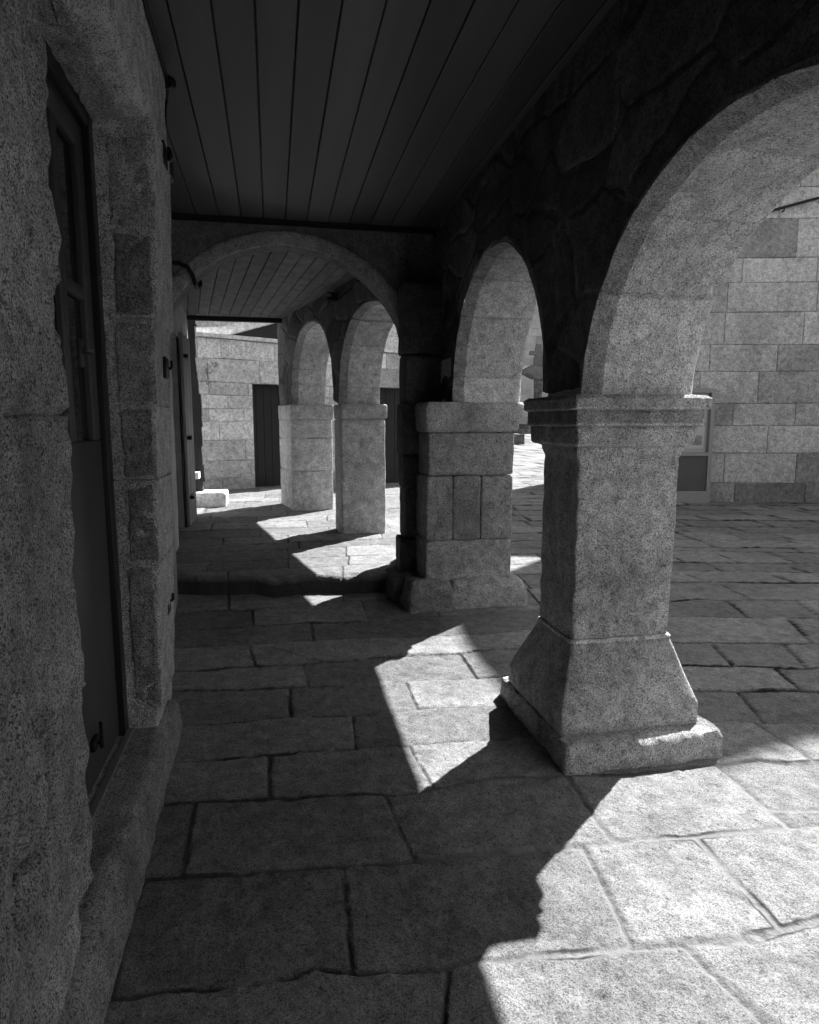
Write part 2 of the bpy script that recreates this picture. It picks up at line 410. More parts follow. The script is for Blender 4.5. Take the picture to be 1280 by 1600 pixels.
    z += .0085 * fbm(P, 4, 3, 21) + .0030 * fbm(P, 22, 3, 22) * sm + .0022 * fbm(P, 55, 2, 23) * sm
    # edge chips
    chip = np.clip(fbm(P, 16, 3, 30) - .25, 0, 1) * np.clip(1 - d / .06, 0, 1); z -= .02 * chip
    # raised floor beyond the step
    ysx = ys0
    up = np.clip((Y - ysx) / .045, 0, 1); up = up * up * (3 - 2 * up)
    end = np.clip((far_x(Y) + 1.25 - X) / .6, 0, 1) * np.clip((15 - Y) / 3, 0, 1)
    side = np.where(Y < 6.2, np.clip((1.95 - X) / .1, 0, 1), end)
    lip = np.exp(-((Y - ysx - .06) / .06) ** 2) * side; z -= .05 * lip * np.clip(fbm(P, 5, 4, 62) + .15, 0, 1)
    z += STEP * up * side
    tone = .74 + .46 * hs + .10 * fbm(P, 2, 2, 70)
    crk = np.clip((fbm(P, 2.6, 3, 48) + .02) * 6, 0, 1) * np.clip(1.7 - np.abs(d - jw * .75) / (.0045 + .004 * court), 0, 1)
    joint_riser = np.clip(1 - np.clip((d - jw*.5) / (jw*.3 + .002), 0, 1) + crk, 0, 1)
    joint_riser = np.where((up > .02) & (up < .97) & (side > .5), .9, joint_riser)  # the step riser is coloured through the same mask
    jt = (.085 + .10 * near - .03 * patchy * (1 - near)) * (1 - .6 * court) * (1 - (.35 + .5 * np.maximum(near, court)) * crk)
    jt = np.where((up > .01) & (up < .99), .035, jt)  # riser near black: some dirt, mostly shade of a nosing painted in
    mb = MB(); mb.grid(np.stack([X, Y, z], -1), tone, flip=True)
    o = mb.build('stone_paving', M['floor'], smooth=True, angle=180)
    for nm, arr in (('joint_riser', joint_riser), ('joint_riser_tone', jt)):
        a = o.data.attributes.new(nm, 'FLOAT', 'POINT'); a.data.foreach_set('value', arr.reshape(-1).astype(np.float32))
    tag(o, kind='structure')
paving()
def gnd(x, y):
    up = STEP if (y > np.interp(x, *YSTEP) + .03 and (x < 1.95 if y < 6.2 else x < far_x(y) + .7)) else 0
    return float(gz(y)) + up

# ------------------------------------------------------------------ pillars
GP = 'granite pillars of the arcade'
ST = .02
def pillar_one():
    t = thing('stone_pillar', 'nearest granite pillar with flared base, broken plinth and three-banded capital', 'pillar', (1.6, 2.98, .07), GP)
    b = MB()
    b.loft([(.0, 1.225, 2.035, 2.52, 3.38, .02), (.06, 1.212, 2.02, 2.51, 3.39, .025), (.16, 1.215, 2.01, 2.515, 3.37, .025), (.187, 1.225, 1.995, 2.53, 3.36, .025), (.196, 1.26, 1.97, 2.56, 3.33, .03)], .026, 8, 5, 3, .016, .016, chip=.16)
    b.build('plinth', M['pillar'], t)
    b = MB()
    b.loft([(.185, 1.245, 1.915, 2.615, 3.28, .012), (.205, 1.232, 1.925, 2.604, 3.29, .016), (.30, 1.232, 1.925, 2.604, 3.285, .016),
            (.565, 1.342, 1.860, 2.752, 3.165, .016), (.573, 1.347, 1.857, 2.757, 3.163, .016), (.578, 1.355, 1.848, 2.765, 3.155, .016)], .007, 10, 5, 5, .016, .016, chip=.05)
    b.loft([(.572, 1.338, 1.862, 2.748, 3.17, .03), (.580, 1.336, 1.864, 2.746, 3.17, .03), (.589, 1.342, 1.858, 2.752, 3.17, .03)], .005, 14, 3, 6, ST, .006, tone=1.5)
    b.build('base', M['pillar'], t)
    b = MB()
    b.loft([(.578, 1.362, 1.838, 2.772, 3.145, .02), (.59, 1.348, 1.852, 2.76, 3.16, .016), (1.0, 1.347, 1.855, 2.757, 3.155, .016), (1.435, 1.348, 1.856, 2.757, 3.15, .016), (1.475, 1.335, 1.872, 2.744, 3.16, .014), (1.49, 1.335, 1.872, 2.744, 3.16, .014)], .010, 13, 5, 7, .014, .014, chip=.08)
    b.build('shaft', M['pillar'], t)
    b = MB()
    b.loft([(1.484, 1.345, 1.872, 2.746, 3.155, .014), (1.496, 1.322, 1.893, 2.722, 3.25, .014), (1.506, 1.316, 1.900, 2.712, 3.255, .012), (1.574, 1.314, 1.905, 2.708, 3.258, .010), (1.580, 1.318, 1.900, 2.714, 3.255, .008), (1.588, 1.300, 1.925, 2.692, 3.275, .008),
            (1.598, 1.302, 1.922, 2.694, 3.272, .008), (1.645, 1.303, 1.920, 2.696, 3.27, .008), (1.652, 1.306, 1.916, 2.700, 3.268, .008), (1.660, 1.286, 1.950, 2.672, 3.285, .008), (1.706, 1.285, 1.953, 2.670, 3.287, .010), (1.722, 1.305, 1.935, 2.69, 3.27, .016)], .005, 14, 4, 9, .014, .006, chip=.06)
    for V, T in zip(b.v, b.t):      # pale edges of the bands, darker middle band
        z = V[:, 2]; T *= np.where((z > 1.594) & (z < 1.652), .74, 1.0) * (1 + .45 * np.exp(-((z - 1.590) / .005)**2) + .4 * np.exp(-((z - 1.661) / .005)**2) + .35 * np.exp(-((z - 1.499) / .006)**2))
    b.build('capital', M['pillar'], t)
def pillar_two():
    t = thing('stone_pillar', 'second granite pillar from the camera, built of stacked blocks with a grooved middle course, by the floor step', 'pillar', (1.55, 5.3, .13), GP)
    b = MB()
    for (x0, x1, y0, s) in ((.93, 1.2, 5.18, 4), (1.02, 1.38, 4.90, 1), (1.36, 1.99, 4.91, 2)):
        yb = 5.66 if s == 4 else 5.95; b.loft([(.05, x0, x1, y0, yb, .03), (.24, x0, x1, y0, yb, .035), (.33, x0+.02, x1-.02, y0+.03, yb-.02, .04), (.355, x0+.06, x1-.05, y0+.08, yb-.08, .04)], .045, 6, 5, 20+s, .025, .025, chip=.18, tone=(.55, .85, .65, .3)[s-1])
    b.build('plinth', M['pillar'], t)
    b = MB()
    def course(z0, z1, x0, x1, s, tone, amp=.008):
        b.loft([(z0, x0+.012, x1-.012, 5.012, 5.96, .015), (z0+.015, x0, x1, 5.0, 5.98, .02), (z1-.015, x0, x1, 5.0, 5.98, .02), (z1, x0+.012, x1-.012, 5.012, 5.96, .015)], amp, 8, 4, s, .025, .025, chip=.05, tone=tone)
    course(.33, .663, 1.165, 1.88, 41, .85)
    for x0, x1, s, tn in ((1.17, 1.385, 42, .72), (1.385, 1.62, 43, .62), (1.62, 1.885, 44, .75)): course(.668, 1.18, x0, x1, s, tn)
    course(1.185, 1.525, 1.185, 1.89, 45, .72)
    b.build('shaft', M['pillar'], t)
    b = MB()
    b.loft([(1.525, 1.17, 1.90, 4.985, 5.76, .02), (1.55, 1.16, 1.915, 4.965, 5.77, .03), (1.64, 1.155, 1.925, 4.955, 5.78, .03), (1.66, 1.15, 1.955, 4.95, 5.785, .03), (1.73, 1.15, 1.96, 4.95, 5.785, .03), (1.757, 1.17, 1.94, 4.97, 5.76, .03)], .007, 8, 4, 47, .025, .018, chip=.06)
    b.build('capital', M['pillar'], t)
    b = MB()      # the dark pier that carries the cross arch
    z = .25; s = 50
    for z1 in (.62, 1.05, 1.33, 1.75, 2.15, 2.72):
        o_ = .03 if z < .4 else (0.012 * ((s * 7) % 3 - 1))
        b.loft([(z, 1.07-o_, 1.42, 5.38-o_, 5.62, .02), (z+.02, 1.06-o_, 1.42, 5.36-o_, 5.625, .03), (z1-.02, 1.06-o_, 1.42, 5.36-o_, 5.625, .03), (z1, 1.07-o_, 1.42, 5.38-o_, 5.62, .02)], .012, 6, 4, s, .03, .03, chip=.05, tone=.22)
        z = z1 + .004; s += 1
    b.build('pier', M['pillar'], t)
def pillar_far(x0, x1, y0, y1, zb, zc0, zc1, label, seed, courses, dx):
    t = thing('stone_pillar', label, 'pillar', ((x0+x1)/2, (y0+y1)/2, zb), GP)
    def shear(mb):
        for V in mb.v: V[:, 0] -= dx * (V[:, 1] - y0)
    b = MB(); z = zb - .05
    for k, z1 in enumerate(courses + [zc0]):
        b.loft([(z, x0+.01, x1-.01, y0+.01, y1, .02), (z+.012, x0, x1, y0, y1, .02), (z1-.012, x0, x1, y0, y1, .02), (z1, x0+.01, x1-.01, y0+.01, y1, .02)], .010, 5, 4, seed+k, .04, .04, tone=(1.0, 1.08, .97)[k % 3], chip=.04)
        z = z1 + .002
    shear(b)
    b.build('shaft', M['arch'], t)
    b = MB()
    b.loft([(zc0, x0+.005, x1+.0, y0-.0, y1, .02), (zc0+.015, x0-.006, x1+.02, y0-.016, y1+.01, .02), (zc1-.015, x0-.006, x1+.02, y0-.016, y1+.01, .02), (zc1, x0+.005, x1+.01, y0-.005, y1, .02)], .007, 7, 3, seed+20, .03, .02, tone=.92)
    shear(b)
    b.build('capital', M['arch'], t)
pillar_one(); pillar_two()
pillar_far(.747, 1.245, 7.35, 7.75, .34, 1.64, 1.80, 'third granite pillar from the camera, pale single-block shaft rising from sunlit paving', 60, [], .10)
pillar_far(.255, .815, 9.2, 10.0, .39, 1.64, 1.84, 'farthest granite pillar, with broad side facing the corridor, beside the far dark doorway', 80, [.93, 1.38], .19)

# ------------------------------------------------------------------ arcades
def arch_curve(a, b, n=64, e=2.0):
    """(s, z) pairs from one springing to the other"""
    out = []
    for k in range(n + 1):
        th = math.pi * k / n; c, s = math.cos(th), math.sin(th)
        out.append((math.copysign(abs(c)**(2/e), c) * a, abs(s)**(2/e) * b))
    return out

def arcade(t, path, bays, thick, ztop, cham, e=2.0, extra_ends=(0, 0), sub=.05):
    """path(s, d, z) -> world; bays = [(centre, a, b, zspring)] with s along the wall, d from the corridor face outwards"""
    wall = MB()
    bays = sorted(bays)
    # underside profile of the wall, outside the rings
    ring_t = .0
    prof = [(extra_ends[0], bays[0][3])] if extra_ends[0] < bays[0][0] - bays[0][1] - .02 else []
    for c, a, b, zs in bays:
        prof += [(c - p, zs + q) for p, q in arch_curve(a + cham, b + cham, 72, e)]
    if extra_ends[1] > bays[-1][0] + bays[-1][1] + .02: prof.append((extra_ends[1], bays[-1][3]))
    # densify, keep s increasing
    pr = [prof[0]]
    for p in prof[1:]:
        q = pr[-1]; L = max(abs(p[0]-q[0]), 0); k = max(1, int(L / sub))
        for j in range(1, k + 1): pr.append((q[0] + (p[0]-q[0])*j/k, q[1] + (p[1]-q[1])*j/k))
    nz_ = int((ztop - 1.7) / sub)
    def face(d, flip):
        G = []
        for s, z in pr:
            G.append([path(s, d, z + (ztop - z) * j / nz_) for j in range(nz_ + 1)])
        G = np.array(G)
        n = rough(G, .018 if not flip else .012, 3.2, 4, 90)
        wall.grid(n, .9, flip=flip)
    face(0, False); face(thick, True)
    wall.grid(np.array([[path(s, d, ztop) for d in (0, thick)] for s, z in pr]), 1, flip=True)
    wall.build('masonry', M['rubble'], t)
    for bi, (c, a, b, zs) in enumerate(bays):
        ring = MB()
        cur = arch_curve(a, b, 210, e); G = []; T = []
        joints = [.17, .50, .74, .93] if bi % 2 == 0 else [.36, .62, .88]
        joints = joints + [2 - j + .03 for j in joints]
        # arc-length fraction
        L = [0]
        for p, q in zip(cur[:-1], cur[1:]): L.append(L[-1] + math.hypot(p[0]-q[0], p[1]-q[1]))
        nd = int(thick / .022)
        for (p, q), l in zip(cur, L):
            u = l / L[-1] * 2 if l / L[-1] < .5 else 2 - l / L[-1] * 2
            nrm = Vector((p / a**2, q / b**2)).normalized()
            j = min(abs(l / L[-1] - jj * .5) for jj in joints); g = .009 * max(0, 1 - j * L[-1] / .009)
            ids = sum(1 for jj in joints if l / L[-1] > jj * .5)
            tb = (.88 + .22 * ((ids * 37 + bi * 11) % 5) / 4) * (.72 if g > .002 else 1); g -= .006 * (((ids * 29 + bi * 7) % 5) / 4 - .5)
            row = []
            def off(d, r): return path(c - (p + nrm.x * r), d, zs + q + nrm.y * r)
            row.append(off(.004, cham + .03)); row.append(off(-.006, cham + .004))
            for f in (0, .05, .3, .6, .9, .96, 1.0): row.append(off(-.006 + .086 * f, cham * (1 - f) + g))
            for k in range(nd + 1): row.append(off(.083 + (thick - .083 - .012) * (k / nd) ** 1.0, g))
            row.append(off(thick + .006, .02)); row.append(off(thick + .008, cham + .02))
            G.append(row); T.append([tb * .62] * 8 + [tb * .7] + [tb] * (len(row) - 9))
        G = rough(np.array(G), .007, 8, 4, 95 + bi)
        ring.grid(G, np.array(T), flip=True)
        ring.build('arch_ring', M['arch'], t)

t = thing('arcade_wall', 'dark rubble arcade wall in the foreground with two round arches over the near pillars', 'arcade', (1.6, 2.0, 0), None)
NEAR_X = 1.38
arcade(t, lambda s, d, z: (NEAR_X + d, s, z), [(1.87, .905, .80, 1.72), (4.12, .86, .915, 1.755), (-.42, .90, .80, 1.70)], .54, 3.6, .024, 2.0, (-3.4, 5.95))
b = MB()     # springing blocks that stand on the capitals, under the arch feet
b.loft([(1.715, 1.375, 1.90, 2.79, 3.22, .03), (1.78, 1.385, 1.91, 2.795, 3.22, .03), (1.9, 1.385, 1.91, 2.81, 3.22, .03)], .006, 9, 3, 2, .025, .025)
b.loft([(1.75, 1.375, 1.91, 5.0, 5.7, .03), (1.9, 1.375, 1.91, 5.02, 5.7, .03), (2.1, 1.375, 1.91, 5.06, 5.7, .03)], .006, 9, 3, 3, .025, .025)
b.build('springer', M['arch'], t)
b = MB()     # jettied upper floor and eaves over the street, plus an added rear wall
b.loft([(3.02, 1.86, 2.70, -3.4, 6.1, .02), (3.2, 1.86, 2.705, -3.4, 6.1, .02)], 0)
b.box(-1.2, 1.9, -3.7, -3.41, 0, 5.4)  # unseen end wall behind the camera, added to cut light in the corridor
b.loft([(3.2, 1.86, 2.50, -3.4, 6.0, .02), (5.4, 1.86, 2.50, -3.4, 6.0, .02)], 0)
b.build('upper_storey', M['plaster'], t)
b = MB(); b.loft([(0.0, 1.40, 1.88, .44, .96, .03), (1.70, 1.40, 1.88, .44, .96, .03)], .008, 8, 3, 5, .04, .04); b.box(1.40, 1.9, -3.4, -1.30, 0, 1.72)
b.build('end_pier', M['pillar'], t)

t = thing('arcade_wall', 'farther rubble arcade wall with two narrow-looking arches beyond the cross arch', 'arcade', (.9, 7.5, .3), None)
FN = Vector((1, .235)).normalized()
def far_path(s, d, z):
    x = 1.15 - .235 * (s - 5.6); return (x + FN.x * d, s + FN.y * d, z)
arcade(t, far_path, [(6.52, .815, .94, 1.78), (8.43, .845, .955, 1.84)], .47, 3.5, .022, 2.35, (5.6, 10.0))
b = MB()
b.obox((*far_path(5.9, .45, 0)[:2], 3.0), (FN.x*1.02, FN.y*1.02, 0), (-.235*4.05, 4.05, 0), (0, 0, .18))
b.obox((*far_path(5.9, .45, 0)[:2], 3.185), (FN.x*.5, FN.y*.5, 0), (-.235*4.05, 4.05, 0), (0, 0, 1.6))
b.build('upper_storey', M['plaster'], t)

# cross arch spanning the corridor
t = thing('cross_arch', 'dark stone wall pierced by one wide low arch spanning the corridor', 'arch', (.15, 5.75, .2))
CX0, CZ0, CR = .145, 1.965, 1.15
b = MB(); G = []; th0, th1 = R(3), R(177)
for k in range(101):
    th = th0 + (th1 - th0) * k / 100; x, z = CX0 - CR*math.cos(th), CZ0 + CR*math.sin(th)
    G.append([(x, 5.65, z + (3.5 - z) * j / 20) for j in range(21)])
G = rough(np.array(G), .012, 4, 4, 120); b.grid(G, 1.0, flip=True)
G2 = []
for k in range(101):
    th = th0 + (th1 - th0) * k / 100; x, z = CX0 - CR*math.cos(th), CZ0 + CR*math.sin(th)
    G2.append([(x, 5.85, z + (3.5 - z) * j / 20) for j in range(21)])
b.grid(np.array(G2), 1.0)
b.box(-1.25, CX0 - CR + .01, 5.66, 5.85, .25, 3.5); b.box(CX0 + CR - .01, 1.45, 5.66, 5.85, 2.6, 3.5)
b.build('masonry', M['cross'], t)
b = MB(); G = []; T = []
for k in range(121):
    th = th0 + (th1 - th0) * k / 120; c, s = math.cos(th), math.sin(th)
    g = .006 if k % 24 == 12 else 0
    def at(r, y): return (CX0 - (r + g)*c, y, CZ0 + (r + g)*s)
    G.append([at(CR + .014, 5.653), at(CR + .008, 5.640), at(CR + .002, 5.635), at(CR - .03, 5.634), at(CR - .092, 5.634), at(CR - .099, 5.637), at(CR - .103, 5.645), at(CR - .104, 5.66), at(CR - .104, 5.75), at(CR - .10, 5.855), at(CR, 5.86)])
    T.append([2.3] * 6 + [1.6] + [1.0] * 4)  # soffit toned below the ring face, its shade painted in
b.grid(rough(np.array(G), .004, 9, 3, 130), np.array(T), flip=True)
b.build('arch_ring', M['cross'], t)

# ------------------------------------------------------------------ ceilings
def ceiling(name, label, xs, y0, y1, zf, mat, gap, seed, wob=0, slant=0):
    b = MB(); r = random.Random(seed)
    for x0, x1 in zip(xs[:-1], xs[1:]):
        dz = r.uniform(-.002, .002)
        n = max(2, int((y1 - y0) / .25)); G = []
        for k in range(n + 1):
            y = y0 + (y1 - y0) * k / n; z = zf(y) + dz; sx = slant * (y - y1)
            G.append([(x0 + gap + sx, y, z + .03), (x0 + gap + sx, y, z + .003), (x0 + gap + .004 + sx, y, z), (x1 - gap - .004 + sx, y, z), (x1 - gap + sx, y, z + .003), (x1 - gap + sx, y, z + .03)])
        b.grid(np.array(G), r.uniform(.78, 1.2))
        b.poly([G[0][0], G[0][1], G[0][4], G[0][5]]); b.poly([G[-1][5], G[-1][4], G[-1][1], G[-1][0]])
    top = [(xs[0] + slant*(y0-y1), y0, zf(y0) + .03), (xs[-1] + slant*(y0-y1), y0, zf(y0) + .03), (xs[-1], y1, zf(y1) + .03), (xs[0], y1, zf(y1) + .03)]
    b.poly(top); 
    bb = np.array(top); b.poly((bb + np.array((0, 0, .25))).tolist()[::-1])
    return b.build(name, mat, None, ((xs[0]+xs[-1])/2, (y0+y1)/2, zf(y1)), smooth=False), b
zn = lambda y: 3.20 - .0155 * (y - 5.65)
px = [-.72 + 0, ]
xs_near = [-.78, -.70, -.533, -.362, -.192, -.022, .148, .318, .488, .658, .828, .998, 1.168, 1.338, 1.50]
t_c, _ = ceiling('plank_ceiling', '', xs_near, -3.4, 5.655, zn, M['plank'], .003, 4)
tag(t_c, 'dark painted plank ceiling over the near corridor, boards running lengthwise', 'ceiling')
b = MB(); b.box(-.85, 1.46, 5.60, 5.648, 3.165, 3.24); b.build('edge_trim', M['trim'], t_c)
zf_ = lambda y: 3.035 + .004 * (y - 5.86)
xs_far = [-1.5 + .135 * k for k in range(22)]
t_c, _ = ceiling('plank_ceiling', '', xs_far, 5.87, 9.75, zf_, M['farplank'], .0035, 9, slant=-.12)
tag(t_c, 'weathered lighter plank ceiling seen through the cross arch', 'ceiling')
b = MB(); b.box(-1.6, 1.3, 9.70, 9.78, 2.99, 3.05); b.box(-1.3, 1.3, 5.863, 5.885, 3.03, 3.05, tone=9); b.build('edge_trim', M['trim'], t_c)

# ------------------------------------------------------------------ left house with the tall door
t = thing('house_wall', 'rough granite house wall along the left side with a tall recessed door', 'house', (-.6, 2.0, .05))
b = MB()
zs = [0, .40, .93, 1.62, 2.12, 2.86, 3.45]
def xw(z): return -.525 + .035 * min(z, 1.7) 
k = 0
for z0, z1 in zip(zs[:-1], zs[1:]):
    if z0 > 2.8: continue
    yy = 1.735 + .03 * ((k * 5) % 3 - 1)
    first = True
    while yy > -3:
        L = rng.uniform(.55, .9) if not first else rng.uniform(.7, .95)
        y0 = yy - L; xa = xw((z0+z1)/2) + rng.uniform(-.008, .008)
        near_ = y0 > -.6
        st = .014 if near_ else .06
        # build lying: loft along x by hand -> use z sections
        b.loft([(z0-.004, -1.1, xa-.024, y0+.006, yy-.014, .02), (z0+.012, -1.1, xa-.004, y0+.002, yy-.006, .02), (z1-.01, -1.1, xa, y0+.002, yy-.004, .02), (z1-.001, -1.1, xa-.010, y0+.006, yy-.012, .02)],
               .030 if near_ else .02, 7, 5, 200, st if near_ else .08, st, tone=rng.uniform(.85, 1.1), chip=.04)
        yy = y0 - .004; first = False; k += 1
for V in b.v:
    g = fbm(V * np.array((1, 1.0, .45)), 5, 4, 222); gg = np.clip(.075 - np.abs(g), 0, 1) * 13
    V[:, 0] -= .050 * gg * np.clip(fbm(V, 2.3, 2, 223) * 2 + .45, 0, 1) - .012 * fbm(V, 3, 2, 224)
    V[:, 1] += .006 * fbm(V, 14, 4, 225) * (V[:, 1] > 1.6)
    dr = np.clip((V[:, 1] - 1.60) / .012, 0, 1); V[:, 0] -= .007 * dr * (V[:, 2] > .95)
for V, T in zip(b.v, b.t):
    if len(V) > 400:
        g = fbm(V * np.array((1, 1.0, .45)), 5, 4, 222); gg = np.clip(.075 - np.abs(g), 0, 1) * 13 * np.clip(fbm(V, 2.3, 2, 223) * 2 + .45, 0, 1)
        T *= np.clip(1.05 + .7 * fbm(V * np.array((1, 1, .5)), 3, 5, 226) - .6 * gg, .3, 1.35)
b.box(-1.15, -.556, -3.4, 1.70, 0, .92, tone=.5); b.box(-1.15, -.508, -3.4, 1.705, .921, 3.45, tone=.5)
b.build('masonry', M['lwall'], t)
# jamb on the far side of the door: smooth margins round rough-picked panels
b = MB(); jz = [.20, .334, .993, 1.358, 1.672, 2.026, 2.371, 2.745, 2.80]
for k, (z0, z1) in enumerate(zip(jz[:-1], jz[1:])):
    xf = lambda z: -.53 + .04 * (z - .3) + .004 * ((k * 3) % 4 - 1.5)
    b.loft([(z0+.001, -.95, xf(z0)-.005, 2.972, 3.42, .008), (z0+.005, -.95, xf(z0), 2.970, 3.43, .018), (z1-.005, -.95, xf(z1), 2.970, 3.43, .018), (z1-.001, -.95, xf(z1)-.005, 2.972, 3.42, .008)], .006, 9, 4, 300+k, .014, .014, tone=1.25 * (1.1, 1.0, 1.05, 1.1, 1.0, 1.1, 1.15, 1.2)[k], chip=.02)
b.build('jamb', M['jamb'], t)
b = MB()
for k, (z0, z1) in enumerate(zip(jz[1:-1], jz[2:])):
    if z1 - z0 < .1: continue
    tn = (.74, .66, .82, .95, .70, 1.05)[k % 6]
    xm = -.534 + .04 * ((z0 + z1) / 2 - .3); xl = -.632 + .006 * ((k * 5) % 3)
    ny, nz2 = 18, int((z1 - z0 - .04) / .009)
    G = np.array([[(xl + (xm - xl) * i / ny, 2.9665, z0 + .005 + (z1 - z0 - .010) * j / nz2) for j in range(nz2 + 1)] for i in range(ny + 1)])
    ed = np.minimum(np.minimum(np.arange(ny + 1)[:, None], ny - np.arange(ny + 1)[:, None]) / 2., np.minimum(np.arange(nz2 + 1)[None], nz2 - np.arange(nz2 + 1)[None]) / 2.)
    G = rough(G, .006, 14, 3, 340 + k)
    G[..., 1] += .010 - np.clip(ed, 0, 1) * (.009 + .009 * (fbm(G, 24, 4, 330 + k) + .2))
    b.grid(G, tn, flip=False)
b.build('picked_panel', M['jamb'], t)
b = MB()
b.loft([(2.805, -.95, -.47, 1.45, 3.46, .03), (2.83, -.95, -.452, 1.43, 3.48, .03), (2.86, -.95, -.446, 1.43, 3.48, .03), (3.30, -.95, -.44, 1.43, 3.48, .03)], .012, 8, 4, 350, .016, .016, tone=1.6)
b.build('lintel', M['jamb'], t)
b = MB()
b.loft([(2.778, -.66, -.545, 1.8, 2.95, .01), (2.80, -.665, -.535, 1.78, 2.965, .01), (2.82, -.665, -.535, 1.78, 2.965, .01)], .012, 22, 4, 355, .012, .012, tone=1.0)
b.build('picked_soffit', M['jamb'], t)
b = MB()
b.loft([(.0, -.95, -.472, 1.3, 3.30, .012), (.12, -.95, -.476, 1.3, 3.30, .014), (.215, -.95, -.492, 1.31, 3.29, .014), (.243, -.94, -.512, 1.32, 3.28, .016), (.25, -.93, -.54, 1.34, 3.26, .02)], .014, 8, 5, 360, .013, .013, tone=.72, chip=.05)
b.build('threshold', M['jamb'], t)
b = MB(); b.box(-1.2, -.60, 3.40, 3.8, .0, 3.4); b.obox((-1.3, 3.6, 0), (.66, 0, 0), (-.17, 2.06, 0), (0, 0, 3.4)); b.build('side_wall', M['plaster'], t)
# door
d = MB()
DX = -.672
d.box(DX-.06, DX+.012, 2.90, 2.972, .25, 2.80, bev=.004); d.box(DX-.06, DX+.012, 1.74, 1.80, .25, 2.80, bev=.004); d.box(DX-.06, DX+.012, 1.80, 2.90, 2.725, 2.80, bev=.004)
dm = d.build('door', M['doorframe'], t); tag(dm, 'dark painted door with glazed upper half')
d = MB()
d.box(DX-.05, DX-.012, 1.80, 2.90, .26, 1.53, bev=.004)
d.box(DX-.05, DX-.012, 2.80, 2.90, 1.531, 2.72, bev=.004); d.box(DX-.05, DX-.012, 1.80, 1.95, 1.531, 2.72, bev=.004); d.box(DX-.05, DX-.012, 1.95, 2.80, 2.62, 2.72, bev=.004)
d.box(DX-.05, DX-.013, 2.50, 2.57, 1.531, 2.62, bev=.004); d.box(DX-.05, DX-.016, 1.95, 2.50, 2.06, 2.11, bev=.004); d.box(DX-.05, DX-.016, 2.57, 2.80, 2.06, 2.11, bev=.004)
d.build('door_leaf', M['door'], dm)
d = MB(); d.box(DX-.040, DX-.034, 1.94, 2.81, 1.53, 2.63); d.build('glass_pane', M['glass'], dm, smooth=False)
d = MB(); d.box(DX-.012, DX+.004, 2.63, 2.67, 1.80, 1.90, bev=.003); d.tube([(DX, 2.65, 1.855), (DX+.035, 2.65, 1.855), (DX+.042, 2.63, 1.855), (DX+.042, 2.53, 1.855)], .009, 8); d.build('handle', M['door'], dm)
d = MB(); d.box(DX+.012, DX+.035, 1.80, 2.95, .25, .262); d.build('sill_strip', M['metal'], dm)
d = MB(); d.tube([(DX+.0, 2.50, .42), (DX+.015, 2.50, .42), (DX+.02, 2.50, .40), (DX+.02, 2.50, .50)], .007, 8); d.box(DX-.014, DX+.006, 2.46, 2.54, .40, .44, bev=.004); d.build('bolt', M['iron'], dm)
for z in (2.77, 1.85, .74):
    d = MB(); xf = -.53 + .04*(z-.3)
    d.box(xf-.01, xf+.006, 3.20, 3.30, z-.05, z+.045, bev=.004); d.tube([(xf, 3.30, z), (xf+.014, 3.30, z), (xf+.017, 3.30, z+.004), (xf+.017, 3.30, z+.035)], .007, 8)
    d.build('hinge_pin', M['iron'], t)

# fittings on the left wall
t = thing('junction_box', 'small black electrical box with conduit stub at the top of the left door jamb', 'box', (-.47, 3.55, 2.76))
d = MB(); d.box(-.53, -.435, 3.50, 3.60, 2.765, 2.90, bev=.008); d.build('housing', M['cable'], t)
d = MB(); d.tube([(-.44, 3.50, 2.84), (-.434, 3.49, 2.84)], .012, 10); d.build('screw_cap', M['metal'], t)
d = MB(); d.box(-.50, -.455, 3.50, 3.53, 2.50, 2.762, bev=.004); d.build('conduit', M['lamp'], t)
d = MB(); d.tube([(-.43, 1.0, 3.215), (-.43, 2.6, 3.19), (-.43, 3.35, 3.175), (-.432, 3.46, 3.16), (-.445, 3.49, 3.10), (-.46, 3.52, 3.0), (-.47, 3.54, 2.90)], .009, 8); d.tube([(-.435, 3.43, 3.155), (-.42, 3.47, 3.165)], .03, 10)
tag(d.build('electric_cable', M['cable'], None, (-.43, 2.5, 3.2)), 'black cable clipped along the lintel below the near ceiling', 'cable')
d = MB(); d.tube([(-.95, 5.59, 2.80), (-.80, 5.58, 2.822), (-.68, 5.58, 2.825), (-.61, 5.58, 2.80), (-.575, 5.59, 2.74), (-.562, 5.60, 2.68), (-.55, 5.68, 2.66), (-.55, 5.9, 2.72), (-.55, 6.0, 3.02)], .017, 10)
tag(d.build('electric_cable', M['cable'], None, (-.7, 5.6, 2.8)), 'thick black cable bending over the left shoulder of the cross arch', 'cable')
t = thing('floodlight', 'small floodlight fixed high on the far arcade wall under the ceiling', 'lamp', (.72, 7.4, 2.95))
d = MB(); d.obox((.62, 7.33, 2.90), (.11, .02, 0), (-.02, .09, 0), (0, -.02, .08)); d.build('housing', M['iron'], t, smooth=False)
d = MB(); d.obox((.606, 7.325, 2.935), (.055, -.008, 0), (-.008, -.02, 0), (0, 0, .03)); d.build('reflector', M['metal'], t, smooth=False)
d = MB(); d.tube([(.70, 7.42, 2.96), (.76, 7.46, 2.99), (.82, 7.5, 3.0)], .012, 8); d.build('bracket', M['iron'], t)

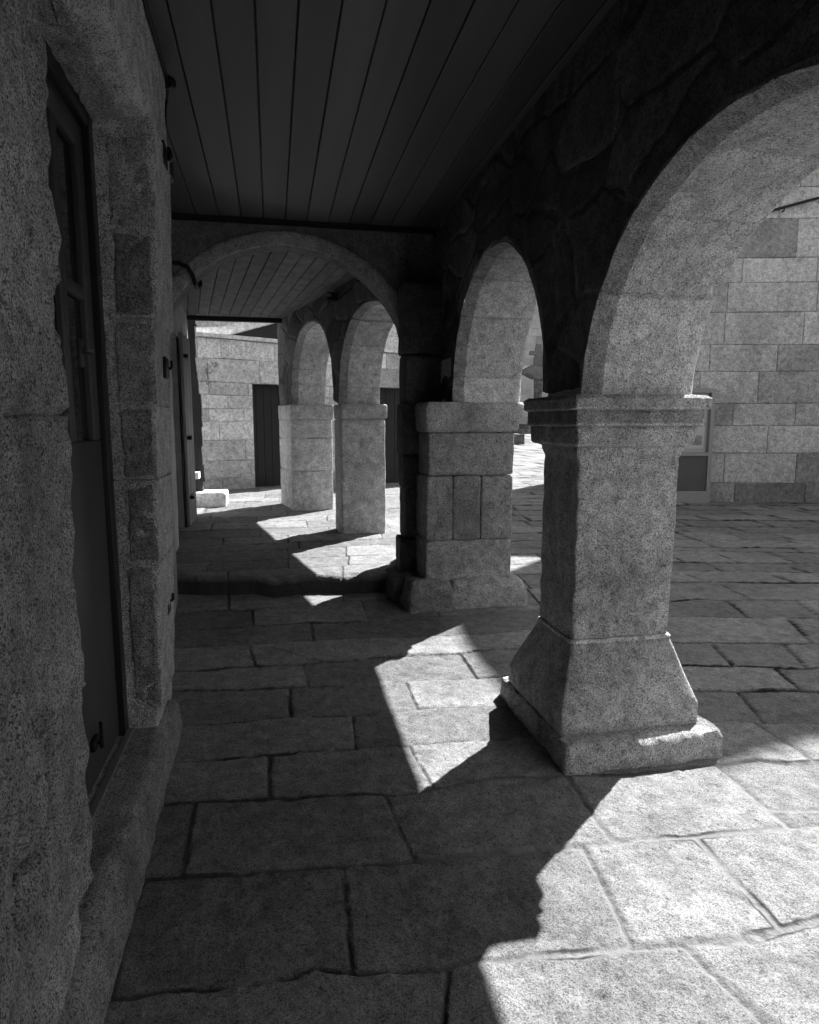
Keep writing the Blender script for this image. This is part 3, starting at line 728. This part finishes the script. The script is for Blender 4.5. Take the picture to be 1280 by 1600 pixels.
# ------------------------------------------------------------------ far left house, its open door, post, steps
t = thing('house_wall', 'far left house wall with a dark doorway beyond the cross arch', 'house', (-1.1, 8.0, .35))
def lx(y): return -.93 - .045 * (y - 6.0)
b = MB()
def lw(y0, y1, z0, z1, d0=0, tone=1):
    n = max(1, int((y1-y0)/.08)); m_ = max(1, int((z1-z0)/.08))
    G = np.array([[(lx(y0+(y1-y0)*i/n)+d0, y0+(y1-y0)*i/n, z0+(z1-z0)*j/m_) for j in range(m_+1)] for i in range(n+1)])
    b.grid(rough(G, .015, 4, 4, 400), tone)
    b.obox((lx(y0)+d0-.02, y0, z0), (lx(y1)-lx(y0), y1-y0, 0), (-.35, 0, 0), (0, 0, z1-z0), tone)
lw(5.86, 7.15, .2, 3.03); lw(7.15, 8.08, 2.55, 3.03); lw(8.08, 9.72, .2, 3.3)
b.build('masonry', M['plaster'], t)
d = MB(); d.obox((lx(7.1)-.30, 7.1, .2), (0, 1.05, 0), (.02, 0, 0), (0, 0, 2.4)); d.build('doorway', M['trim'], t, smooth=False)
d = MB()
for k in range(5):
    y0 = 8.10 + .14*k; d.box(0, .035, 0, .136, .38, 2.62 - .03*(k % 2), tone=(1, .85, 1.1, .9, 1.0)[k], bev=.004)
    d.v[-1] = d.v[-1] + np.array((lx(8.1) + .012, y0, 0))
dl = d.build('door_leaf', M['oldwood'], t); tag(dl, 'weathered plank door folded open against the wall')
for z in (.72, 1.42, 2.36):
    d = MB(); d.box(lx(8.1)+.05, lx(8.1)+.062, 8.12, 8.5, z-.02, z+.02, bev=.003); d.tube([(lx(8.1)+.05, 8.13, z), (lx(8.1)+.10, 8.13, z)], .022, 8); d.build('strap_hinge', M['iron'], dl)
b = MB()  # dark ragged upright closing the end of the left wall
zz = .3
while zz < 3.3:
    h = rng.uniform(.16, .34); o = rng.uniform(-.03, .03)
    b.loft([(zz, -1.15+o, -1.0+o, 9.98, 10.14, .02), (zz+h, -1.16+o, -1.01+o, 9.98, 10.14, .02)], .012, 8, 3, int(zz*50), .04, .04); zz += h - .004
tag(b.build('dark_post', M['blackpost'], None, (-1.08, 10.06, .35)), 'black ragged post at the end of the left wall', 'post')
b = MB(); zb = gnd(-.9, 9.8)
b.loft([(zb-.04, -1.13, -.67, 9.72, 10.22, .03), (zb+.17, -1.14, -.665, 9.70, 10.23, .03), (zb+.20, -1.12, -.68, 9.72, 10.21, .03)], .008, 6, 3, 410, .03, .03)
tag(b.build('stone_step', M['pale'], None, (-.9, 9.95, zb)), 'low pale stone block lying in the sun by the far left wall', 'step')
b = MB()
b.loft([(zb-.04, -1.36, -1.17, 9.75, 10.25, .02), (zb+.38, -1.36, -1.17, 9.75, 10.25, .02), (zb+.40, -1.36, -1.04, 9.75, 10.25, .02), (zb+.49, -1.36, -1.04, 9.75, 10.25, .02)], .010, 6, 3, 411, .03, .03)
tag(b.build('stone_step', M['pale'], None, (-1.2, 10.0, zb)), 'taller pale stone ledge against the left wall behind the low block', 'step')

# ------------------------------------------------------------------ ashlar walls
def ashlar(mb, p0, u, nrm, rows, L, openings, wmin, wmax, seed, bev=.008, dep=.012, tone=(.8, 1.12)):
    """courses of squared blocks on a vertical plane; rows = list of z, openings = [(s0, s1, z0, z1)]"""
    r = random.Random(seed); p0 = np.array(p0, float); u = np.array((*u, 0.)); n_ = np.array((*nrm, 0.))
    for z0, z1 in zip(rows[:-1], rows[1:]):
        s = -r.uniform(0, wmax)
        while s < L:
            s1 = s + r.uniform(wmin, wmax) * (1 if z1 - z0 < .6 else 1.2)
            spans = [(max(s, 0), min(s1, L))]
            for a, b_, c, d_ in openings:
                if z1 > c + .02 and z0 < d_ - .02:
                    spans = [q for (x, y) in spans for q in ((x, min(y, a)), (max(x, b_), y))]
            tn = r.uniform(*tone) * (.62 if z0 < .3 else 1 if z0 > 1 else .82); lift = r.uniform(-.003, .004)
            for x, y in spans:
                if y - x < .04: continue
                q = []
                jit = [r.uniform(-.010, .006) for _ in range(4)]
                for e, dd in ((.0, -dep), (bev*.5, -.003), (bev*1.6, 0)):
                    pts = [(x+e, z0+e+jit[0]), (y-e, z0+e+jit[1]), (y-e, z1-e+jit[2]), (x+e, z1-e+jit[3])]
                    q.append([p0 + u*a + n_*(dd + lift) + np.array((0, 0, c)) for a, c in pts])
                idx = mb.grid(np.array(q), tn, wrap=True); mb.f.append(idx[-1, :-1].tolist())
            s = s1

# courtyard building on the right, with the gabled top that shades the street
t = thing('church_building', 'tall ashlar church wall closing the courtyard on the right', 'church', (9.0, 9.6, .2))
k_ = -.2555; U = np.array((1, k_)) / math.hypot(1, k_); N = np.array((-U[1] * -1, -1 * U[0])); N = np.array((k_, -1)) / math.hypot(1, k_)
P0 = (6.0, 10.042 - k_ * (7.344 - 6.0) , 0)
Lw = 9.0
rows = [.10, .569, 1.082, 1.546, 1.92, 2.449, 2.888, 3.415, 3.895, 4.278, 4.897, 5.38, 5.86, 6.3]
b = MB()
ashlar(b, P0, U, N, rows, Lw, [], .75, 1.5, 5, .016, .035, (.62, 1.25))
def wl(s, z, d=0): return (P0[0] + U[0]*s - N[0]*d, P0[1] + U[1]*s - N[1]*d, z)
def solid(mb, prof, d0, dy, tone):
    ft = [wl(s, z, d0) for s, z in prof]; bk = [(x, y + dy, z) for x, y, z in ft]
    mb.poly(ft, tone); mb.poly(bk[::-1], tone)
    for i in range(len(ft)):
        j = (i + 1) % len(ft); mb.poly([ft[j], ft[i], bk[i], bk[j]], tone)
solid(b, [(0, 0), (Lw, 0), (Lw, 6.3), (1.9, 6.3), (0, 5.95)], .02, 2.9, .75)
b.build('wall', M['ashlar'], t, smooth=False)
b = MB(); solid(b, [(1.95, 6.31), (Lw, 6.31), (9.0, 11.3), (4.9, 11.5), (4.55, 11.9), (3.0, 10.8), (2.2, 9.55), (2.02, 8.45)], .03, .7, .8)
b.build('bell_gable', M['ashlar'], t, smooth=False)

t = thing('iron_rod', 'thin black sloping iron rod fixed to the church wall', 'rod', (8.3, 9.8, 5.0))
d = MB(); q0 = (7.806 + N[0]*.06, 9.924 + N[1]*.06, 4.94); q1 = (10.4 + N[0]*.06, 9.261 + N[1]*.06, 5.62); d.tube([q0, q1], .022, 8); d.build('rail', M['iron'], t)
for f in (.16, .37, .75):
    d = MB(); q = [q0[i] + (q1[i]-q0[i])*f for i in range(3)]; d.tube([(q[0], q[1], q[2]-.01), (q[0], q[1], q[2]-.05), (q[0]-N[0]*.09, q[1]-N[1]*.09, q[2]-.06)], .012, 6); d.build('bracket', M['iron'], t)

# display case
t = thing('display_case', 'glazed steel notice case with papers standing against the church wall', 'noticeboard', (6.9, 10.1, .25))
DC0 = np.array((6.36, 10.042 - k_*(7.344-6.36) - .02)) + N*.10
def dc(s, z, d=0): return (DC0[0] + U[0]*s + N[0]*d, DC0[1] + U[1]*s + N[1]*d, z)
def dbox(mb, s0, s1, z0, z1, d0, d1, tone=1):
    o = np.array(dc(s0, z0, d0)); mb.obox(o, np.array(dc(s1, z0, d0))-o, np.array((0, 0, z1-z0)), np.array(dc(s0, z0, d1))-o, tone)
WD = .95
d = MB()
dbox(d, 0, .06, .24, 2.16, -.02, .09); dbox(d, WD-.06, WD, .24, 2.16, -.02, .09); dbox(d, .06, WD-.06, 2.09, 2.16, -.02, .088); dbox(d, .06, WD-.06, 1.04, 1.10, -.02, .088)
d.build('frame', M['metal'], t, smooth=False)
d = MB(); dbox(d, .06, WD-.06, 1.10, 2.09, -.015, -.005); d.build('back_panel', M['lamp'], t, smooth=False)
d = MB(); dbox(d, .06, WD-.06, .46, 1.04, .0, .05); d.build('lower_panel', M['door'], t, smooth=False)
d = MB(); dbox(d, -.0, WD-.06, .2, .45, .0, .12); d.build('base', M['metal'], t, smooth=False)
for s0, s1, z0, z1 in ((.12, .44, 1.66, 2.03), (.12, .44, 1.15, 1.6), (.50, .86, 1.60, 2.04), (.50, .84, 1.16, 1.53)):
    d = MB(); dbox(d, s0, s1, z0, z1, -.004, .0); p = d.build('notice', M['paper'], t, smooth=False)
    d = MB(); dbox(d, s0+.04, s1-.04, z0+.06, z0+.6*(z1-z0), .0, .003); d.build('photograph', M['picture'], p, smooth=False)

# ------------------------------------------------------------------ far house closing the corridor
F0 = np.array((-1.15, 11.47)); FU = np.array((.88, .47)) / math.hypot(.88, .47); FNn = np.array((FU[1], -FU[0]))
t = thing('far_house', 'pale ashlar house beyond the corridor with dark doors', 'house', (0, 12.2, .45))
b = MB()
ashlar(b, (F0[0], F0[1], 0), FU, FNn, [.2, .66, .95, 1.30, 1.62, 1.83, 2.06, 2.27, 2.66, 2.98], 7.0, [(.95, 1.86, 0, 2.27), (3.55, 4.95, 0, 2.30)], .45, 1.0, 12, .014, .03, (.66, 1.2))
def fw_(s, z, d=0): return (F0[0] + FU[0]*s + FNn[0]*d, F0[1] + FU[1]*s + FNn[1]*d, z)
def fbox(mb, s0, s1, z0, z1, d0, d1, tone=1):
    o = np.array(fw_(s0, z0, d0)); mb.obox(o, np.array(fw_(s1, z0, d0))-o, np.array(fw_(s0, z0, d1))-o, np.array((0, 0, z1-z0)), tone)
fbox(b, 0, .95, .2, 2.985, -.4, -.012, .6); fbox(b, 1.86, 3.55, .2, 2.985, -.4, -.012, .6); fbox(b, 4.95, 7, .2, 2.985, -.4, -.012, .6)
fbox(b, .95, 1.86, 2.27, 2.985, -.4, -.012, .6); fbox(b, 3.55, 4.95, 2.30, 2.985, -.4, -.012, .6)
b.build('wall', M['farwall'], t, smooth=False)
d = MB()
for q in ([(.16, 2.34), (.12, 2.46), (.20, 2.52), (.24, 2.44), (.18, 2.40)], [(.22, 2.58), (.28, 2.50), (.30, 2.60), (.33, 2.54)], [(.10, 2.30), (.14, 2.22), (.20, 2.28), (.19, 2.18)]):
    d.tube([fw_(a, c, .003) for a, c in q], .005, 5)
d.build('graffiti', M['rubble'], t)
b = MB(); fbox(b, -.25, 7, 2.99, 3.05, -.45, .05); b.build('coping', M['pale'], t, smooth=False)
for s0, s1, zt in ((.95, 1.86, 2.27), (3.55, 4.95, 2.30)):
    d = MB()
    for k in range(6):
        a = s0 + (s1-s0)*k/6; fbox(d, a+.004, a+(s1-s0)/6-.004, .25, zt, -.24, -.20)
    fbox(d, s0, s1, .25, zt, -.28, -.245)
    d.build('door', M['door_and_shade'], t, smooth=False)
t = thing('stair_parapet', 'pale sloping stair parapet rising above the far house wall', 'parapet', (0, 12.4, 3.05))
b = MB()
def sp(s, z, d): return fw_(s, z, d)
A = [(-.25, 3.06), (.55, 3.06), (3.2, 3.92), (3.2, 4.09), (.50, 3.2), (-.25, 3.10)]
fr = [sp(s, z, -.1) for s, z in A]; bkp = [sp(s, z, -.35) for s, z in A]
b.poly(fr); b.poly(bkp[::-1])
for i in range(6): j = (i+1) % 6; b.poly([fr[j], fr[i], bkp[i], bkp[j]])
b.build('rail_slab', M['pale'], t, smooth=False)
b = MB(); A = [(.62, 3.06), (3.2, 3.06), (3.2, 3.90), ]; fr = [sp(s, z, -.2) for s, z in A]; bkp = [sp(s, z, -.3) for s, z in A]  # dark triangle painting the shade beneath the sloping slab
b.poly(fr); b.poly(bkp[::-1])
for i in range(3): j = (i+1) % 3; b.poly([fr[j], fr[i], bkp[i], bkp[j]])
b.build('shade_triangle', M['door_and_shade'], t, smooth=False)
t = thing('upper_house', 'grey stone house rising behind the far stair parapet', 'house', (1, 15, .5))
b = MB(); u0 = np.array((-1.9, 13.5)); ashlar(b, (u0[0], u0[1], 0), FU, FNn, [.3 + .42*k for k in range(16)], 9, [(1.6, 2.5, 3.9, 5.2)], .6, 1.2, 19, .008, .015, (.7, .95))
o = np.array((*u0, .2)) - np.array((*FNn, 0))*.012; b.obox(o, (*(FU*9), 0), (*(-FNn*3), 0), (0, 0, 6.3), .5)
b.build('wall', M['farwall'], t, smooth=False)

# ------------------------------------------------------------------ square in the distance
t = thing('stone_monument', 'weathered stone pillory with stepped base and carved top in the distant square', 'monument', (15.75, 38, .95))
b = MB(); zb = .95
b.loft([(zb-.2, 14.2, 16.4, 37, 39.2, .05), (zb+.25, 14.2, 16.4, 37, 39.2, .05)]); b.loft([(zb+.25, 14.5, 16.1, 37.3, 38.9, .05), (zb+.55, 14.5, 16.1, 37.3, 38.9, .05)]); [V.__setitem__((slice(None), 0), V[:, 0] + .45) for V in b.v]; b.build('steps', M['rubble'], t)
MT = .7
b = MB(); b.loft([(1.5, 15.0, 15.7, 37.75, 38.4, .15), (2.2, 15.02, 15.68, 37.78, 38.38, .2), (2.3, 15.12, 15.58, 37.85, 38.3, .2), (4.3, 15.12, 15.6, 37.83, 38.33, .15)], .05, 2, 3, 7, .08, .08, tone=MT); [V.__setitem__((slice(None), 0), V[:, 0] + .45) for V in b.v]; b.build('shaft', M['rubble'], t)
b = MB(); b.loft([(4.2, 14.95, 15.75, 37.75, 38.45, .1), (4.5, 14.45, 16.2, 37.5, 38.7, .1), (4.8, 14.45, 16.2, 37.5, 38.7, .1), (4.95, 14.7, 16.0, 37.7, 38.5, .1)], .08, 2.5, 3, 8, .08, .08, tone=MT); [V.__setitem__((slice(None), 0), V[:, 0] + .45) for V in b.v]; b.build('capital', M['cross'], t)
b = MB(); 
b.loft([(4.9, 15.0, 15.75, 37.85, 38.3, .1), (5.5, 15.1, 15.6, 37.9, 38.25, .1), (5.75, 15.18, 15.52, 37.95, 38.2, .1), (5.8, 15.12, 15.6, 37.9, 38.25, .1), (6.25, 15.15, 15.56, 37.93, 38.22, .15)], .10, 3, 3, 9, .06, .06, tone=MT)
b.loft([(5.62, 14.75, 16.0, 37.95, 38.2, .08), (5.82, 14.8, 15.95, 37.95, 38.2, .08)], .05, 3, 3, 11, .08, .08, tone=MT)
b.tube([(16.05, 38.1, 4.9), (15.75, 38.1, 6.5)], [.14, .05], 8, tone=1.5)
[V.__setitem__((slice(None), 0), V[:, 0] + .45) for V in b.v]; b.build('carved_top', M['cross'], t)
b = MB(); b.loft([(.6, 10.15, 10.6, 26.8, 27.3, .03), (1.1, 10.17, 10.58, 26.8, 27.3, .03)], .02, 3, 3, 4, .06, .06)
tag(b.build('stone_bollard', M['rubble'], None, (10.37, 27.05, .67)), 'small dark stone block standing on the sunlit square', 'bollard')
t = thing('distant_house', 'grey stone house at the far side of the square', 'house', (18, 45, 1.1))
b = MB(); ashlar(b, (8, 44, 0), (1, 0), (0, -1), [1 + .5*k for k in range(19)], 22, [(6.4, 8.2, 0, 4.2), (10, 11.2, 5.2, 7.2), (6.6, 7.8, 5.2, 7.2)], .8, 1.6, 23, .01, .02, (.75, 1.05)); b.box(8, 30, 44.015, 52, .8, 10.5, .6); b.build('wall', M['ashlar'], t, smooth=False)
d = MB(); d.box(14.4, 16.2, 43.99, 44.012, 1, 4.2); d.build('door', M['door_and_shade'], t, smooth=False)
b = MB(); b.loft([(10.5, 7.5, 30.5, 43.4, 52.5, .05), (12.5, 8, 30, 47, 49, .05)]); b.build('roof', M['roof'], t, smooth=False)

# houses added out of view, to block low sky and bounce sunlight
t = thing('sky_block_house', 'added unseen stone house across the street, blocking low sky from the arcade', 'house', (13.5, 2, 0))
b = MB(); b.box(12.6, 20, -9, 6.4, -.4, 5.5, .8); b.build('wall', M['ashlar'], t, smooth=False)
d = MB(); d.box(12.57, 12.62, 1, 2.2, 0, 2.3); d.build('door', M['door_and_shade'], t, smooth=False)

t = thing('sun_bounce_house', 'added unseen white house behind the viewer, bouncing sunlight onto arches and pillars', 'house', (6, -8, 0))
b = MB(); b.box(1.9, 13, -14, -6.2, -.6, 8.5, 2.3); b.build('wall', M['plaster'], t, smooth=False)  # pale front added to throw sun back onto soffits and pillar fronts
for x in (4.2, 8.4):
    d = MB(); d.box(x, x+1, -6.22, -6.17, 1.2, 2.7); d.build('window', M['glass'], t, smooth=False)
